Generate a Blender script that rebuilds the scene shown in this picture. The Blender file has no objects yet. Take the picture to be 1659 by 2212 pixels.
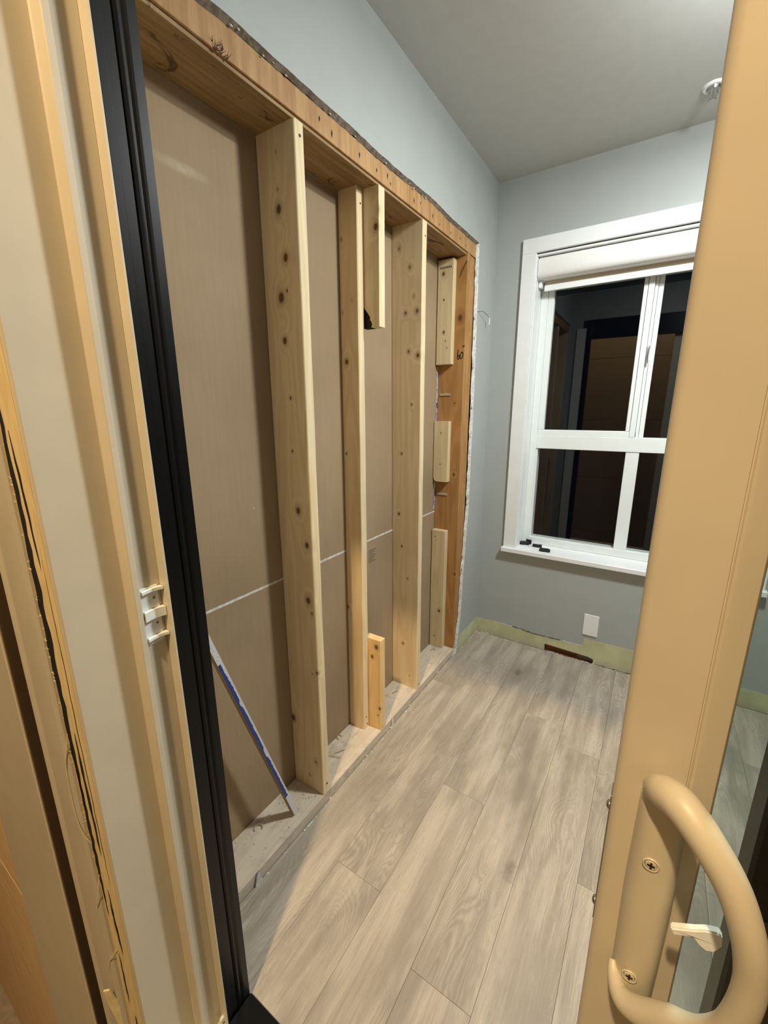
import bpy, bmesh, math, random
from mathutils import Vector, Matrix
from mathutils.geometry import tessellate_polygon
random.seed(7)
C = bpy.context.scene
COL = C.collection

# ------------------------------------------------------------------ camera
F_PX, W_PX, H_PX = 902.53, 1659.0, 2212.0
YAW, PITCH, ROLL = math.radians(33.0758), math.radians(13.726), math.radians(-0.2686)
cam_d = bpy.data.cameras.new('camera')
cam_d.sensor_fit = 'VERTICAL'
cam_d.sensor_height = 24.0
cam_d.lens = F_PX / H_PX * 24.0
cam_d.clip_start = 0.01
cam = bpy.data.objects.new('camera', cam_d)
COL.objects.link(cam)
fwd = Vector((-math.sin(YAW) * math.cos(PITCH), math.cos(YAW) * math.cos(PITCH), -math.sin(PITCH)))
rgt = Vector((math.cos(YAW), math.sin(YAW), 0))
upv = rgt.cross(fwd)
r2 = rgt * math.cos(ROLL) + upv * math.sin(ROLL)
u2 = -rgt * math.sin(ROLL) + upv * math.cos(ROLL)
m = Matrix((r2, u2, -fwd)).transposed().to_4x4()
m.translation = Vector((0.92287, 0.0, 1.526))
cam.matrix_world = m
C.camera = cam

# ------------------------------------------------------------------ world, lights, exposure
C.view_settings.view_transform = 'Standard'
C.view_settings.look = 'None'
C.view_settings.exposure = 0.0
C.view_settings.gamma = 1.0
C.view_settings.use_curve_mapping = False
wd = bpy.data.worlds.new('night')
C.world = wd
wd.use_nodes = True
wd.node_tree.nodes['Background'].inputs[0].default_value = (0.25, 0.32, 0.5, 1)
wd.node_tree.nodes['Background'].inputs[1].default_value = 0.006

def area(name, loc, direction, sx, sy, power, col):
    l = bpy.data.lights.new(name, 'AREA')
    l.shape = 'RECTANGLE'; l.size = sx; l.size_y = sy
    l.energy = power; l.color = col
    o = bpy.data.objects.new(name, l); COL.objects.link(o)
    o.location = loc
    o.rotation_euler = Vector(direction).to_track_quat('-Z', 'Y').to_euler()
    return o
ROOM_P, DOME_P, PORCH_P = 39.0, 26.0, 455.0
COOL = (0.96, 1.0, 0.985)
LAMP_Y = 1.57
room = area('ceiling_lamp_light', (1.22, LAMP_Y, 2.70), (0, 0, -1), 0.18, 0.18, ROOM_P, COOL)
room.data.shape = 'DISK'
def point(name, loc, power, col, rad):
    l = bpy.data.lights.new(name, 'POINT'); l.energy = power; l.color = col; l.shadow_soft_size = rad
    o = bpy.data.objects.new(name, l); COL.objects.link(o); o.location = loc; return o
point('ceiling_lamp_globe', (1.22, LAMP_Y, 2.57), DOME_P, COOL, 0.07)
point('porch_lamp_light', (0.73, -1.0, 3.98), PORCH_P, (1.0, 0.74, 0.43), 0.06)

# ------------------------------------------------------------------ materials
def lin(r, g, b):
    f = lambda c: (c / 255 / 12.92) if c / 255 <= 0.04045 else ((c / 255 + 0.055) / 1.055) ** 2.4
    return (f(r), f(g), f(b), 1.0)

class NT:
    def __init__(s, name):
        s.m = bpy.data.materials.new(name); s.m.use_nodes = True
        s.t = s.m.node_tree; s.b = s.t.nodes['Principled BSDF']
    def n(s, typ, **kw):
        o = s.t.nodes.new(typ)
        for k, v in kw.items():
            if k.startswith('i_'):
                o.inputs[k[2:]].default_value = v
            else:
                setattr(o, k, v)
        return o
    def l(s, a, b): s.t.links.new(a, b)
    def math(s, op, a, b=None, clamp=False):
        o = s.n('ShaderNodeMath', operation=op, use_clamp=clamp)
        for i, v in enumerate((a, b)):
            if v is None: continue
            if isinstance(v, (int, float)): o.inputs[i].default_value = v
            else: s.l(v, o.inputs[i])
        return o.outputs[0]
    def mix(s, f, a, b, mode='MIX'):
        o = s.n('ShaderNodeMix', data_type='RGBA', blend_type=mode)
        for i, v in ((0, f), (6, a), (7, b)):
            if isinstance(v, (int, float)): o.inputs[i].default_value = v
            elif isinstance(v, tuple): o.inputs[i].default_value = v
            else: s.l(v, o.inputs[i])
        return o.outputs[2]
    def noise(s, vec, scale, detail=3, rough=0.5, dist=0.0):
        o = s.n('ShaderNodeTexNoise')
        o.inputs['Scale'].default_value = scale; o.inputs['Detail'].default_value = detail
        o.inputs['Roughness'].default_value = rough; o.inputs['Distortion'].default_value = dist
        s.l(vec, o.inputs['Vector']); return o.outputs['Fac']
    def mapping(s, vec, scale=(1, 1, 1), loc=(0, 0, 0)):
        o = s.n('ShaderNodeMapping'); o.inputs['Scale'].default_value = scale
        o.inputs['Location'].default_value = loc
        s.l(vec, o.inputs['Vector']); return o.outputs[0]
    def rng(s, v, a, b, c=0.0, d=1.0):
        o = s.n('ShaderNodeMapRange', i_0=0) if False else s.n('ShaderNodeMapRange')
        o.interpolation_type = 'SMOOTHSTEP'
        s.l(v, o.inputs[0])
        for i, q in enumerate((a, b, c, d)): o.inputs[i + 1].default_value = q
        return o.outputs[0]
    def bump(s, h, strength, dist=0.001):
        o = s.n('ShaderNodeBump'); o.inputs['Strength'].default_value = strength
        o.inputs['Distance'].default_value = dist
        s.l(h, o.inputs['Height']); s.l(o.outputs[0], s.b.inputs['Normal'])
    def color(s, c):
        if isinstance(c, tuple): s.b.inputs['Base Color'].default_value = c
        else: s.l(c, s.b.inputs['Base Color'])
    def obj(s): return s.n('ShaderNodeTexCoord').outputs['Object']
    def rough(s, r): s.b.inputs['Roughness'].default_value = r

def flat(name, c, rough=0.6, metal=0.0, var=0.06, scale=30, bump=0.0, spec=None):
    k = NT(name); v = k.obj()
    nz = k.noise(v, scale, 4)
    d = tuple(x * (1 - 2 * var) for x in c[:3]) + (1,)
    k.color(k.mix(k.rng(nz, 0.3, 0.7), d, c)); k.rough(rough); k.b.inputs['Metallic'].default_value = metal
    if spec is not None: k.b.inputs['Specular IOR Level'].default_value = spec
    if bump: k.bump(k.noise(v, scale * 6, 3), bump)
    return k.m

def wood(name, light, dark, axis=2, rings=9.0, cross=9.0, along=0.9, knots=(), off=(0, 0, 0), seed=0.0,
         streak=0.35, rough=0.62, knot_col=lin(92, 58, 30), grain=0.30, dirt=0.0, dirt_col=lin(110, 95, 75)):
    """flat-sawn timber; knots are (x, y, z, radius) in world, 'off' is the origin of the object"""
    k = NT(name); v = k.obj()
    sc = [cross] * 3; sc[axis] = along
    mv = k.mapping(v, tuple(sc), (seed * 3.1, seed * 1.7, seed * 2.3))
    g = k.noise(mv, 1.0, 2, 0.45)
    kn = None
    for (x, y, z, r) in knots:
        sub = k.n('ShaderNodeVectorMath', operation='SUBTRACT'); k.l(v, sub.inputs[0])
        sub.inputs[1].default_value = (x - off[0], y - off[1], z - off[2])
        mul = k.n('ShaderNodeVectorMath', operation='MULTIPLY'); k.l(sub.outputs[0], mul.inputs[0])
        s3 = [1 / r] * 3; s3[axis] = 0.72 / r
        mul.inputs[1].default_value = s3
        ln = k.n('ShaderNodeVectorMath', operation='LENGTH'); k.l(mul.outputs[0], ln.inputs[0])
        d = ln.outputs['Value']
        kn = d if kn is None else k.math('MINIMUM', kn, d)
    if kn is not None:
        halo = k.rng(kn, 0.6, 4.5, 1.0, 0.0)
        g = k.math('ADD', g, k.math('MULTIPLY', halo, 0.13))
    ring = k.math('SINE', k.math('MULTIPLY', g, rings * 6.283))
    ring = k.rng(ring, -1.0, 1.0)
    st = list((130.0,) * 3); st[axis] = 3.0
    fine = k.noise(k.mapping(v, tuple(st), (seed, seed, seed)), 1.0, 3, 0.6)
    fac = k.math('ADD', k.math('MULTIPLY', ring, grain), k.math('MULTIPLY', fine, streak))
    c = k.mix(k.math('MINIMUM', fac, 1.0), light, dark)
    big = k.noise(v, 4.5, 3)
    c = k.mix(k.rng(big, 0.35, 0.75, 0.0, 0.25), c, dark)
    if dirt:
        dn = k.noise(k.mapping(v, (1, 1, 1), (seed * 9, 3, 1)), 14, 6, 0.7)
        c = k.mix(k.rng(dn, 0.48, 0.72, 0.0, dirt), c, dirt_col)
    if kn is not None:
        c = k.mix(k.rng(kn, 0.75, 2.4, 0.55, 0.0), c, tuple(0.5 * (a + b) for a, b in zip(knot_col, dark)))
        c = k.mix(k.rng(kn, 0.55, 1.15, 0.92, 0.0), c, knot_col)
    k.color(c); k.rough(rough); k.b.inputs['Specular IOR Level'].default_value = 0.3
    k.bump(fac, 0.25, 0.0006)
    return k.m

PINE_L, PINE_D = lin(234, 216, 180), lin(206, 178, 132)
OLD_L, OLD_D = lin(186, 140, 86), lin(140, 94, 48)
M = {}
M['wall'] = flat('grey_paint', lin(173, 177, 174), 0.62, var=0.02, scale=8, bump=0.05)
M['ceiling'] = flat('ceiling_paint', lin(196, 196, 192), 0.8, var=0.02, scale=20, bump=0.08)
M['white'] = flat('white_paint', lin(240, 242, 241), 0.38, var=0.015, scale=15)
M['vinyl_white'] = flat('white_vinyl', lin(236, 240, 238), 0.35, var=0.015, scale=15)
M['vinyl'] = flat('ivory_vinyl', lin(208, 198, 176), 0.42, var=0.025, scale=12, bump=0.03)
M['black'] = flat('black_vinyl', (0.004, 0.004, 0.0045, 1), 0.36, var=0.1, scale=9, spec=0.25)
M['brick_paper'] = None
M['gyp'] = flat('gypsum', lin(225, 222, 214), 0.9, var=0.14, scale=60, bump=0.4)
M['torn'] = flat('torn_board_edge', lin(142, 128, 112), 0.95, var=0.25, scale=70, bump=0.5)
M['gap'] = flat('dark_gap', (0.012, 0.009, 0.006, 1), 0.9)
M['steel'] = flat('steel', lin(190, 188, 182), 0.3, metal=1.0, var=0.05)
M['rust'] = flat('rusty_steel', lin(88, 52, 28), 0.7, var=0.2, scale=90)
M['dark_plastic'] = flat('black_plastic', (0.008, 0.008, 0.009, 1), 0.5)
M['blind'] = flat('blind_fabric', lin(238, 236, 232), 0.85, var=0.03, scale=220, bump=0.08)
M['blind_back'] = flat('blind_cloth', lin(205, 192, 172), 0.9, var=0.05, scale=220)
M['ink'] = flat('marker_ink', (0.01, 0.01, 0.014, 1), 0.6)
M['grey_ink'] = flat('stamp_ink', lin(80, 74, 66), 0.8)
M['debris'] = flat('wood_crumbs', lin(196, 180, 150), 0.9, var=0.2, scale=150)

def m_sheath():
    k = NT('brown_board_paper'); v = k.obj()
    n1 = k.noise(v, 2.2, 4); n2 = k.noise(k.mapping(v, (90, 90, 6)), 1.0, 3)
    c = k.mix(k.rng(n1, 0.3, 0.7), lin(150, 128, 99), lin(164, 141, 111))
    c = k.mix(k.rng(n2, 0.3, 0.8, 0, 0.12), c, lin(120, 98, 74))
    # pale scuff high in the first bay
    sub = k.n('ShaderNodeVectorMath', operation='SUBTRACT'); k.l(v, sub.inputs[0]); sub.inputs[1].default_value = (-0.167, 0.75, 2.118)
    mul = k.n('ShaderNodeVectorMath', operation='MULTIPLY'); k.l(sub.outputs[0], mul.inputs[0]); mul.inputs[1].default_value = (1, 11, 55)
    ln = k.n('ShaderNodeVectorMath', operation='LENGTH'); k.l(mul.outputs[0], ln.inputs[0])
    sc = k.math('MULTIPLY', k.rng(ln.outputs['Value'], 0.2, 1.1, 0.55, 0.0), k.noise(v, 40, 4))
    c = k.mix(sc, c, lin(214, 200, 180))
    k.color(c); k.rough(0.82); k.bump(k.noise(v, 300, 2), 0.05)
    return k.m
M['sheath'] = m_sheath()

def m_bare():
    k = NT('old_yellow_paint'); v = k.obj()
    n = k.noise(v, 9, 5, 0.6)
    c = k.mix(k.rng(n, 0.3, 0.7), lin(208, 206, 164), lin(190, 188, 148))
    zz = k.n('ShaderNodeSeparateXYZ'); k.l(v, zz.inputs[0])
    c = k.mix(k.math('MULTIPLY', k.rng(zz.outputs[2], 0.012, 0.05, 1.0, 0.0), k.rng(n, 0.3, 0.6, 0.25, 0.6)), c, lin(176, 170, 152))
    k.color(c); k.rough(0.8); return k.m
M['bare'] = m_bare()

def m_floor():
    k = NT('grey_oak_laminate'); v = k.obj()
    oi = k.n('ShaderNodeObjectInfo')
    add = k.n('ShaderNodeVectorMath', operation='ADD'); k.l(v, add.inputs[0])
    cmb = k.n('ShaderNodeCombineXYZ')
    r = oi.outputs['Random']
    k.l(k.math('MULTIPLY', r, 37.0), cmb.inputs[0]); k.l(k.math('MULTIPLY', r, 91.0), cmb.inputs[1]); k.l(k.math('MULTIPLY', r, 17.0), cmb.inputs[2])
    k.l(cmb.outputs[0], add.inputs[1]); p = add.outputs[0]
    # knots: sparse eyes, grain bends round them
    vo = k.n('ShaderNodeTexVoronoi'); k.l(k.mapping(p, (4.2, 2.1, 1)), vo.inputs['Vector']); vo.inputs['Scale'].default_value = 1.0
    vd = k.math('ADD', vo.outputs['Distance'], k.math('MULTIPLY', k.noise(p, 45, 3), 0.10))
    pick = k.n('ShaderNodeSeparateColor'); k.l(vo.outputs['Color'], pick.inputs[0])
    has = k.rng(pick.outputs[0], 0.18, 0.30)
    bend = k.math('MULTIPLY', k.rng(vd, 0.05, 0.45, 0.34, 0.0), has)
    g = k.math('ADD', k.noise(k.mapping(p, (6.5, 1.5, 1)), 1.0, 2.0, 0.4, 0.5), bend)
    wob = k.noise(k.mapping(p, (60, 34, 1)), 1.0, 3, 0.55)
    g2 = k.math('ADD', g, k.math('MULTIPLY', wob, 0.026))
    ring = k.rng(k.math('SINE', k.math('MULTIPLY', g2, 230.0)), -0.9, 0.9)
    strength = k.rng(k.noise(k.mapping(p, (6, 1.6, 1), (4, 2, 7)), 1.0, 2), 0.42, 0.66, 0.05, 0.75)
    fine = k.noise(k.mapping(p, (190, 7, 1)), 1.0, 4, 0.65)
    mid = k.noise(k.mapping(p, (22, 2.2, 1)), 1.0, 3, 0.55, 0.4)
    cloud = k.noise(k.mapping(p, (6, 2.6, 1), (9, 1, 3)), 1.0, 3, 0.55)
    c = k.mix(k.rng(mid, 0.3, 0.7), lin(192, 180, 163), lin(162, 151, 136))
    c = k.mix(k.rng(cloud, 0.44, 0.72, 0.0, 0.7), c, lin(136, 127, 116))
    c = k.mix(k.math('MULTIPLY', ring, k.math('MULTIPLY', strength, 0.46)), c, lin(130, 119, 106))
    c = k.mix(k.rng(fine, 0.44, 0.74, 0.0, 0.30), c, lin(138, 126, 112))
    c = k.mix(k.rng(fine, 0.2, 0.42, 0.22, 0.0), c, lin(214, 203, 186))
    pore = k.noise(k.mapping(p, (620, 26, 1)), 1.0, 3, 0.6)
    c = k.mix(k.rng(pore, 0.5, 0.72, 0.0, 0.34), c, lin(126, 115, 102))
    eye = k.math('MULTIPLY', k.rng(vd, 0.03, 0.19, 0.95, 0.0), has)
    c = k.mix(eye, c, lin(112, 101, 90))
    tone = k.math('MULTIPLY', k.math('SUBTRACT', r, 0.5), 0.07)
    hsv = k.n('ShaderNodeHueSaturation'); k.l(c, hsv.inputs['Color']); k.l(k.math('ADD', tone, 1.0), hsv.inputs['Value'])
    k.color(hsv.outputs[0]); k.rough(0.40); k.b.inputs['Specular IOR Level'].default_value = 0.35
    k.bump(fine, 0.12, 0.0006)
    return k.m
M['floor'] = m_floor()

def m_siding():
    k = NT('brushed_wood_siding'); v = k.obj()
    a = k.noise(k.mapping(v, (3, 3, 330)), 1.0, 3, 0.6); b = k.noise(k.mapping(v, (60, 60, 4)), 1.0, 3)
    c = k.mix(k.rng(a, 0.35, 0.65), lin(236, 206, 158), lin(206, 168, 118))
    c = k.mix(k.rng(b, 0.4, 0.7, 0, 0.35), c, lin(242, 214, 168))
    k.color(c); k.rough(0.7); k.bump(a, 0.5, 0.002); return k.m
M['siding'] = m_siding()
M['porch_board'] = wood('porch_boards', lin(186, 172, 148), lin(150, 136, 112), axis=0, seed=31)

def m_ply():
    k = NT('veneer_beam'); v = k.obj()
    a = k.noise(k.mapping(v, (20, 45, 4)), 1.0, 4, 0.6); b = k.noise(v, 7, 4, 0.6)
    s = k.noise(k.mapping(v, (60, 60, 24)), 1.0, 4, 0.7)
    c = k.mix(k.rng(a, 0.3, 0.7), lin(190, 150, 100), lin(160, 118, 72))
    c = k.mix(k.rng(b, 0.45, 0.75, 0, 0.5), c, lin(150, 106, 60))
    c = k.mix(k.rng(s, 0.66, 0.74, 0, 0.85), c, lin(70, 42, 20))
    k.color(c); k.rough(0.7); k.bump(a, 0.3); return k.m
M['beam'] = m_ply()
def m_soffit():
    k = NT('stained_plywood'); v = k.obj()
    a = k.noise(k.mapping(v, (60, 3, 3)), 1.0, 4, 0.6); b = k.noise(v, 6, 5, 0.65); s = k.noise(k.mapping(v, (9, 5, 9), (2, 8, 1)), 1.0, 5, 0.7, 1.5)
    c = k.mix(k.rng(a, 0.3, 0.7), lin(170, 140, 98), lin(140, 110, 70))
    c = k.mix(k.rng(b, 0.45, 0.75, 0, 0.55), c, lin(132, 100, 58))
    c = k.mix(k.rng(s, 0.59, 0.66, 0, 0.75), c, lin(58, 38, 20))
    k.color(c); k.rough(0.75); return k.m
M['soffit'] = m_soffit()
M['plate'] = wood('weathered_plate_pine', lin(220, 206, 186), lin(186, 172, 152), axis=1, seed=5, dirt=0.6, dirt_col=lin(150, 142, 130), grain=0.3)
M['cavity'] = wood('dark_blocking', lin(150, 102, 62), lin(96, 60, 34), axis=0, seed=3)
M['splinter'] = wood('raw_splintered_wood', lin(228, 208, 162), lin(204, 178, 124), axis=2, seed=8, cross=60, along=3, grain=0.35)
M['pale_splinter'] = flat('pale_splinter', lin(246, 228, 176), 0.7, var=0.1)

def glass(name, tint, refl):
    k = NT(name); t = k.t
    out = t.nodes['Material Output']; t.nodes.remove(k.b)
    tr = k.n('ShaderNodeBsdfTransparent'); tr.inputs[0].default_value = tint
    gl = k.n('ShaderNodeBsdfGlossy'); gl.inputs['Roughness'].default_value = 0.0
    fr = k.n('ShaderNodeFresnel'); fr.inputs[0].default_value = 1.5
    bf = k.n('ShaderNodeNewGeometry').outputs['Backfacing']
    f = k.math('MULTIPLY', k.math('MULTIPLY', fr.outputs[0], k.math('SUBTRACT', 1.0, bf)), refl, clamp=True)
    mx = k.n('ShaderNodeMixShader'); k.l(f, mx.inputs[0]); k.l(tr.outputs[0], mx.inputs[1]); k.l(gl.outputs[0], mx.inputs[2])
    k.l(mx.outputs[0], out.inputs[0]); return k.m
M['glass'] = glass('window_glass', (0.93, 0.95, 0.94, 1), 1.6)
M['door_glass'] = glass('door_glass', (0.80, 0.86, 0.84, 1), 1.6)

def m_stick():
    k = NT('worn_blue_paint'); v = k.obj()
    n = k.noise(k.mapping(v, (60, 60, 14)), 1.0, 5, 0.7); n2 = k.noise(v, 90, 4, 0.7)
    c = k.mix(k.rng(n, 0.68, 0.72), lin(30, 56, 124), lin(206, 208, 216))
    c = k.mix(k.rng(n2, 0.6, 0.68, 0, 0.6), c, lin(24, 40, 96)); k.color(c); k.rough(0.5); return k.m
M['blue'] = m_stick()
def m_speck():
    k = NT('speckled_white'); v = k.obj(); n2 = k.noise(v, 150, 5, 0.75)
    k.color(k.mix(k.rng(n2, 0.58, 0.68), lin(208, 208, 210), lin(120, 122, 132))); k.rough(0.6); return k.m
M['speck'] = m_speck()
def m_film():
    k = NT('blue_white_film'); v = k.obj(); n = k.noise(k.mapping(v, (30, 30, 16)), 1.0, 4, 0.6)
    k.color(k.mix(k.rng(n, 0.44, 0.52), lin(62, 66, 190), lin(222, 222, 232))); k.rough(0.35); return k.m
M['film'] = m_film()

# ------------------------------------------------------------------ mesh helpers
def box_bm(x0, x1, y0, y1, z0, z1, bevel=0.0, seg=1):
    bm = bmesh.new()
    bmesh.ops.create_cube(bm, size=1.0)
    for v in bm.verts:
        v.co = Vector((x0 + (v.co.x + .5) * (x1 - x0), y0 + (v.co.y + .5) * (y1 - y0), z0 + (v.co.z + .5) * (z1 - z0)))
    if bevel:
        bmesh.ops.bevel(bm, geom=list(bm.edges), offset=bevel, segments=seg, affect='EDGES', profile=0.5)
    return bm

def prism(poly, a0, a1, axis=2, bm=None, mats=None):
    """extrude a polygon; axis 2: poly is (x,y); axis 0: poly is (y,z); axis 1: poly is (x,z)"""
    bm = bm or bmesh.new()
    def P(p, a):
        return {2: (p[0], p[1], a), 0: (a, p[0], p[1]), 1: (p[0], a, p[1])}[axis]
    lo = [bm.verts.new(P(p, a0)) for p in poly]; hi = [bm.verts.new(P(p, a1)) for p in poly]
    n = len(poly)
    for ring in (lo, hi):
        for (i, j, k) in tessellate_polygon([[Vector((q[0], q[1], 0.0)) for q in poly]]):
            bm.faces.new((ring[i], ring[j], ring[k]))
    for i in range(n):
        f = bm.faces.new((lo[i], lo[(i + 1) % n], hi[(i + 1) % n], hi[i]))
        if mats: f.material_index = mats[i]
    bmesh.ops.recalc_face_normals(bm, faces=list(bm.faces))
    return bm

def tube_bm(pts, rad, n=8, bm=None, squash=None):
    bm = bm or bmesh.new()
    pts = [Vector(p) for p in pts]
    if isinstance(rad, (int, float)): rad = [rad] * len(pts)
    prev = None; rings = []; nrm = None
    for i, p in enumerate(pts):
        t = (pts[min(i + 1, len(pts) - 1)] - pts[max(i - 1, 0)]).normalized()
        if nrm is None:
            a = Vector((0, 0, 1)) if abs(t.z) < 0.9 else Vector((1, 0, 0))
            nrm = (a - t * a.dot(t)).normalized()
        else:
            nrm = (nrm - t * nrm.dot(t)).normalized()
        b = t.cross(nrm)
        rings.append([bm.verts.new(p + (nrm * math.cos(2 * math.pi * k / n) + b * math.sin(2 * math.pi * k / n)) * rad[i]) for k in range(n)])
    for i in range(len(rings) - 1):
        for k in range(n):
            bm.faces.new((rings[i][k], rings[i][(k + 1) % n], rings[i + 1][(k + 1) % n], rings[i + 1][k]))
    bm.faces.new(rings[0]); bm.faces.new(rings[-1])
    bmesh.ops.recalc_face_normals(bm, faces=list(bm.faces))
    return bm

def spline(pts, sub=8):
    out = []; P = [Vector(p) for p in pts]
    for i in range(len(P) - 1):
        a, b, c, d = P[max(i - 1, 0)], P[i], P[i + 1], P[min(i + 2, len(P) - 1)]
        for k in range(sub):
            t = k / sub
            out.append(0.5 * ((2 * b) + (c - a) * t + (2 * a - 5 * b + 4 * c - d) * t * t + (3 * b - a - 3 * c + d) * t ** 3))
    out.append(P[-1]); return out

def disc_bm(c, axis, r, h, n=20, bm=None):
    bm = bm or bmesh.new()
    mt = Matrix.Translation(Vector(c)) @ Vector(axis).to_track_quat('Z', 'Y').to_matrix().to_4x4()
    bmesh.ops.create_cone(bm, cap_ends=True, segments=n, radius1=r, radius2=r * 0.86, depth=h, matrix=mt)
    return bm

def world_loc(o):
    l = Vector((0, 0, 0))
    while o: l = l + o.location; o = o.parent
    return l

def ob(name, bm, mats, parent=None, origin=None, smooth=False):
    """link a bmesh given in world coordinates as one object"""
    if origin is None: origin = world_loc(parent) if parent else Vector((0, 0, 0))
    origin = Vector(origin)
    bmesh.ops.translate(bm, verts=list(bm.verts), vec=-origin)
    me = bpy.data.meshes.new(name); bm.to_mesh(me); bm.free()
    if not isinstance(mats, (list, tuple)): mats = [mats]
    for q in mats: me.materials.append(q)
    if smooth:
        for p in me.polygons: p.use_smooth = True
    o = bpy.data.objects.new(name, me); COL.objects.link(o)
    if parent: o.parent = parent; o.location = origin - world_loc(parent)
    else: o.location = origin
    return o

def smooth_by_angle(o, ang=40):
    o.data.set_sharp_from_angle(angle=math.radians(ang)) if hasattr(o.data, 'set_sharp_from_angle') else None
    for p in o.data.polygons: p.use_smooth = True

def tag(o, label, cat, group=None):
    o['label'] = label; o['category'] = cat; o['kind'] = 'thing'
    if group: o['group'] = group
    return o
def struct(o): o['kind'] = 'structure'; return o
def stuff(o): o['kind'] = 'stuff'; return o
def empty(name, loc):
    o = bpy.data.objects.new(name, None); COL.objects.link(o); o.location = loc; o.empty_display_size = 0.05
    return o

def lean(bm, z0, z1, dy0, dy1, dx0=0.0, dx1=0.0, bow=0.0):
    for v in bm.verts:
        t = (v.co.z - z0) / (z1 - z0)
        v.co.y += dy0 + (dy1 - dy0) * t + bow * math.sin(math.pi * t)
        v.co.x += dx0 + (dx1 - dx0) * t
    return bm

# ------------------------------------------------------------------ room constants
D, H = 2.611, 2.748
RX, BX = -0.0131, -0.1670      # front and back of the open framing
ZP, ZH = 0.0437, 2.2956        # plate top, soffit
YN = 0.435                     # room face of the wall with the door
XR = 5.00                      # right wall
JX, JY = 0.195, 0.453          # left jamb's room corner
DZ, ZT = 2.235, 2.42           # underside and top of the door head

# ---------------- floor : subfloor with laminate planks
floor = struct(ob('floor', box_bm(-0.2, XR, 0.40, D + 0.02, -0.03, -0.0082), M['gap']))
seams = [-0.010, 0.168, 0.346, 0.524, 0.702, 0.880, 1.058, 1.236, 1.414, 1.592, 1.770, 1.948, 2.126, 2.304] + [2.304 + 0.178 * k for k in range(1, 8)]
joints = {13: [1.3], 14: [2.0], 15: [0.9], 16: [1.6], 17: [1.2], 18: [1.9], 19: [1.4], 0: [1.94], 1: [0.853, 2.075], 2: [1.335, 2.555], 3: [0.739, 1.955], 4: [1.825, 0.6], 5: [1.230, 2.45], 6: [0.75, 1.97],
          7: [1.5], 8: [0.95, 2.15], 9: [1.7], 10: [1.2, 2.4], 11: [0.8, 2.0], 12: [1.55]}
for i in range(len(seams) - 1):
    ys = [0.457] + sorted(joints[i]) + [D - 0.004]
    for a, b in zip(ys[:-1], ys[1:]):
        g = 0.0003
        bm = box_bm(seams[i] + g, seams[i + 1] - g, a + g, b - g, -0.008, 0.0, 0.0006)
        ob('plank', bm, M['floor'], floor, origin=(seams[i] + 0.089, (a + b) / 2, -0.004))

# ---------------- ceiling
struct(ob('ceiling', box_bm(-0.2, XR + 0.1, 0.30, D + 0.1, H, H + 0.05), M['ceiling']))

# ---------------- left wall, painted board with a broken opening
rnd = random.Random(3)
def ragged(pts, step, amp):
    out = []
    for (a, b) in zip(pts[:-1], pts[1:]):
        n = max(1, int(math.dist(a, b) / step))
        for k in range(n):
            t = k / n
            out.append((a[0] + (b[0] - a[0]) * t + (rnd.uniform(-amp, amp) if k else 0), a[1] + (b[1] - a[1]) * t + (rnd.uniform(-amp, amp) if k else 0)))
    out.append(pts[-1]); return out
top_edge = ragged([(0.545, 2.380), (0.7425, 2.3785), (0.80, 2.382), (0.8975, 2.3804), (1.0146, 2.3796), (1.184, 2.3815), (1.42, 2.3775), (1.51, 2.378), (1.68, 2.383), (1.82, 2.386), (1.99, 2.378), (2.3526, 2.3775)], 0.02, 0.0012)
side_edge = ragged([(2.3526, 2.3775), (2.364, 1.984), (2.371, 1.486), (2.363, 0.934), (2.322, 0.4945), (2.3095, 0.245), (2.258, 0.0)], 0.03, 0.002)
poly = [(YN, 0.0), (0.545, 0.0)] + top_edge + side_edge[1:] + [(D, 0.0), (D, H), (YN, H)]
poly = [(y, z) for (y, z) in poly]
edge_start, edge_end = 2, 2 + len(top_edge) + len(side_edge) - 3
mats = [0] * len(poly)
for i in range(edge_start, edge_end + 1):
    mats[i] = 1 if i < edge_start + len(top_edge) - 1 else 2
wl = struct(ob('wall_left', prism(poly, -0.0128, 0.0, axis=0, mats=mats), [M['wall'], M['torn'], M['gyp']]))
# the board broke on a slant: move the back of the broken edge
me = wl.data
for v in me.vertices:
    if v.co.x < -0.01:
        if 2.36 < v.co.z < 2.40 and 0.56 < v.co.y < 2.36: v.co.z -= 0.0105 + rnd.uniform(-0.003, 0.002); 
        if v.co.y > 2.25 and v.co.y < 2.38 and v.co.z < 2.4: v.co.y -= 0.017 + rnd.uniform(-0.006, 0.006)
# crumbs of gypsum still hanging on the broken edges
bm = bmesh.new()
for k in range(26):
    y = rnd.uniform(1.5, 2.34) if k % 3 else rnd.uniform(0.8, 1.5); s_ = rnd.uniform(0.0008, 0.0024)
    bmesh.ops.create_icosphere(bm, subdivisions=1, radius=s_, matrix=Matrix.Translation((rnd.uniform(-0.011, -0.003), y, 2.372 + rnd.uniform(-0.004, 0.004))) @ Matrix.Diagonal((1, rnd.uniform(1, 4), 1, 1)))
for k in range(60):
    z = rnd.uniform(0.02, 2.3); s_ = rnd.uniform(0.0012, 0.004)
    t = min(range(len(side_edge)), key=lambda i: abs(side_edge[i][1] - z))
    bmesh.ops.create_icosphere(bm, subdivisions=1, radius=s_, matrix=Matrix.Translation((rnd.uniform(-0.011, -0.001), side_edge[t][0] - rnd.uniform(0.0, 0.02), z)) @ Matrix.Diagonal((1, 1, rnd.uniform(1, 4), 1)))
stuff(ob('gypsum_crumbs', bm, M['gyp'], wl))
bm = prism(ragged([(2.262, 0.001), (2.3095, 0.108), (2.45, 0.106), (D - 0.001, 0.104)], 0.02, 0.003) + [(D - 0.001, 0.001)], 0.0003, 0.0016, axis=0)
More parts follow.
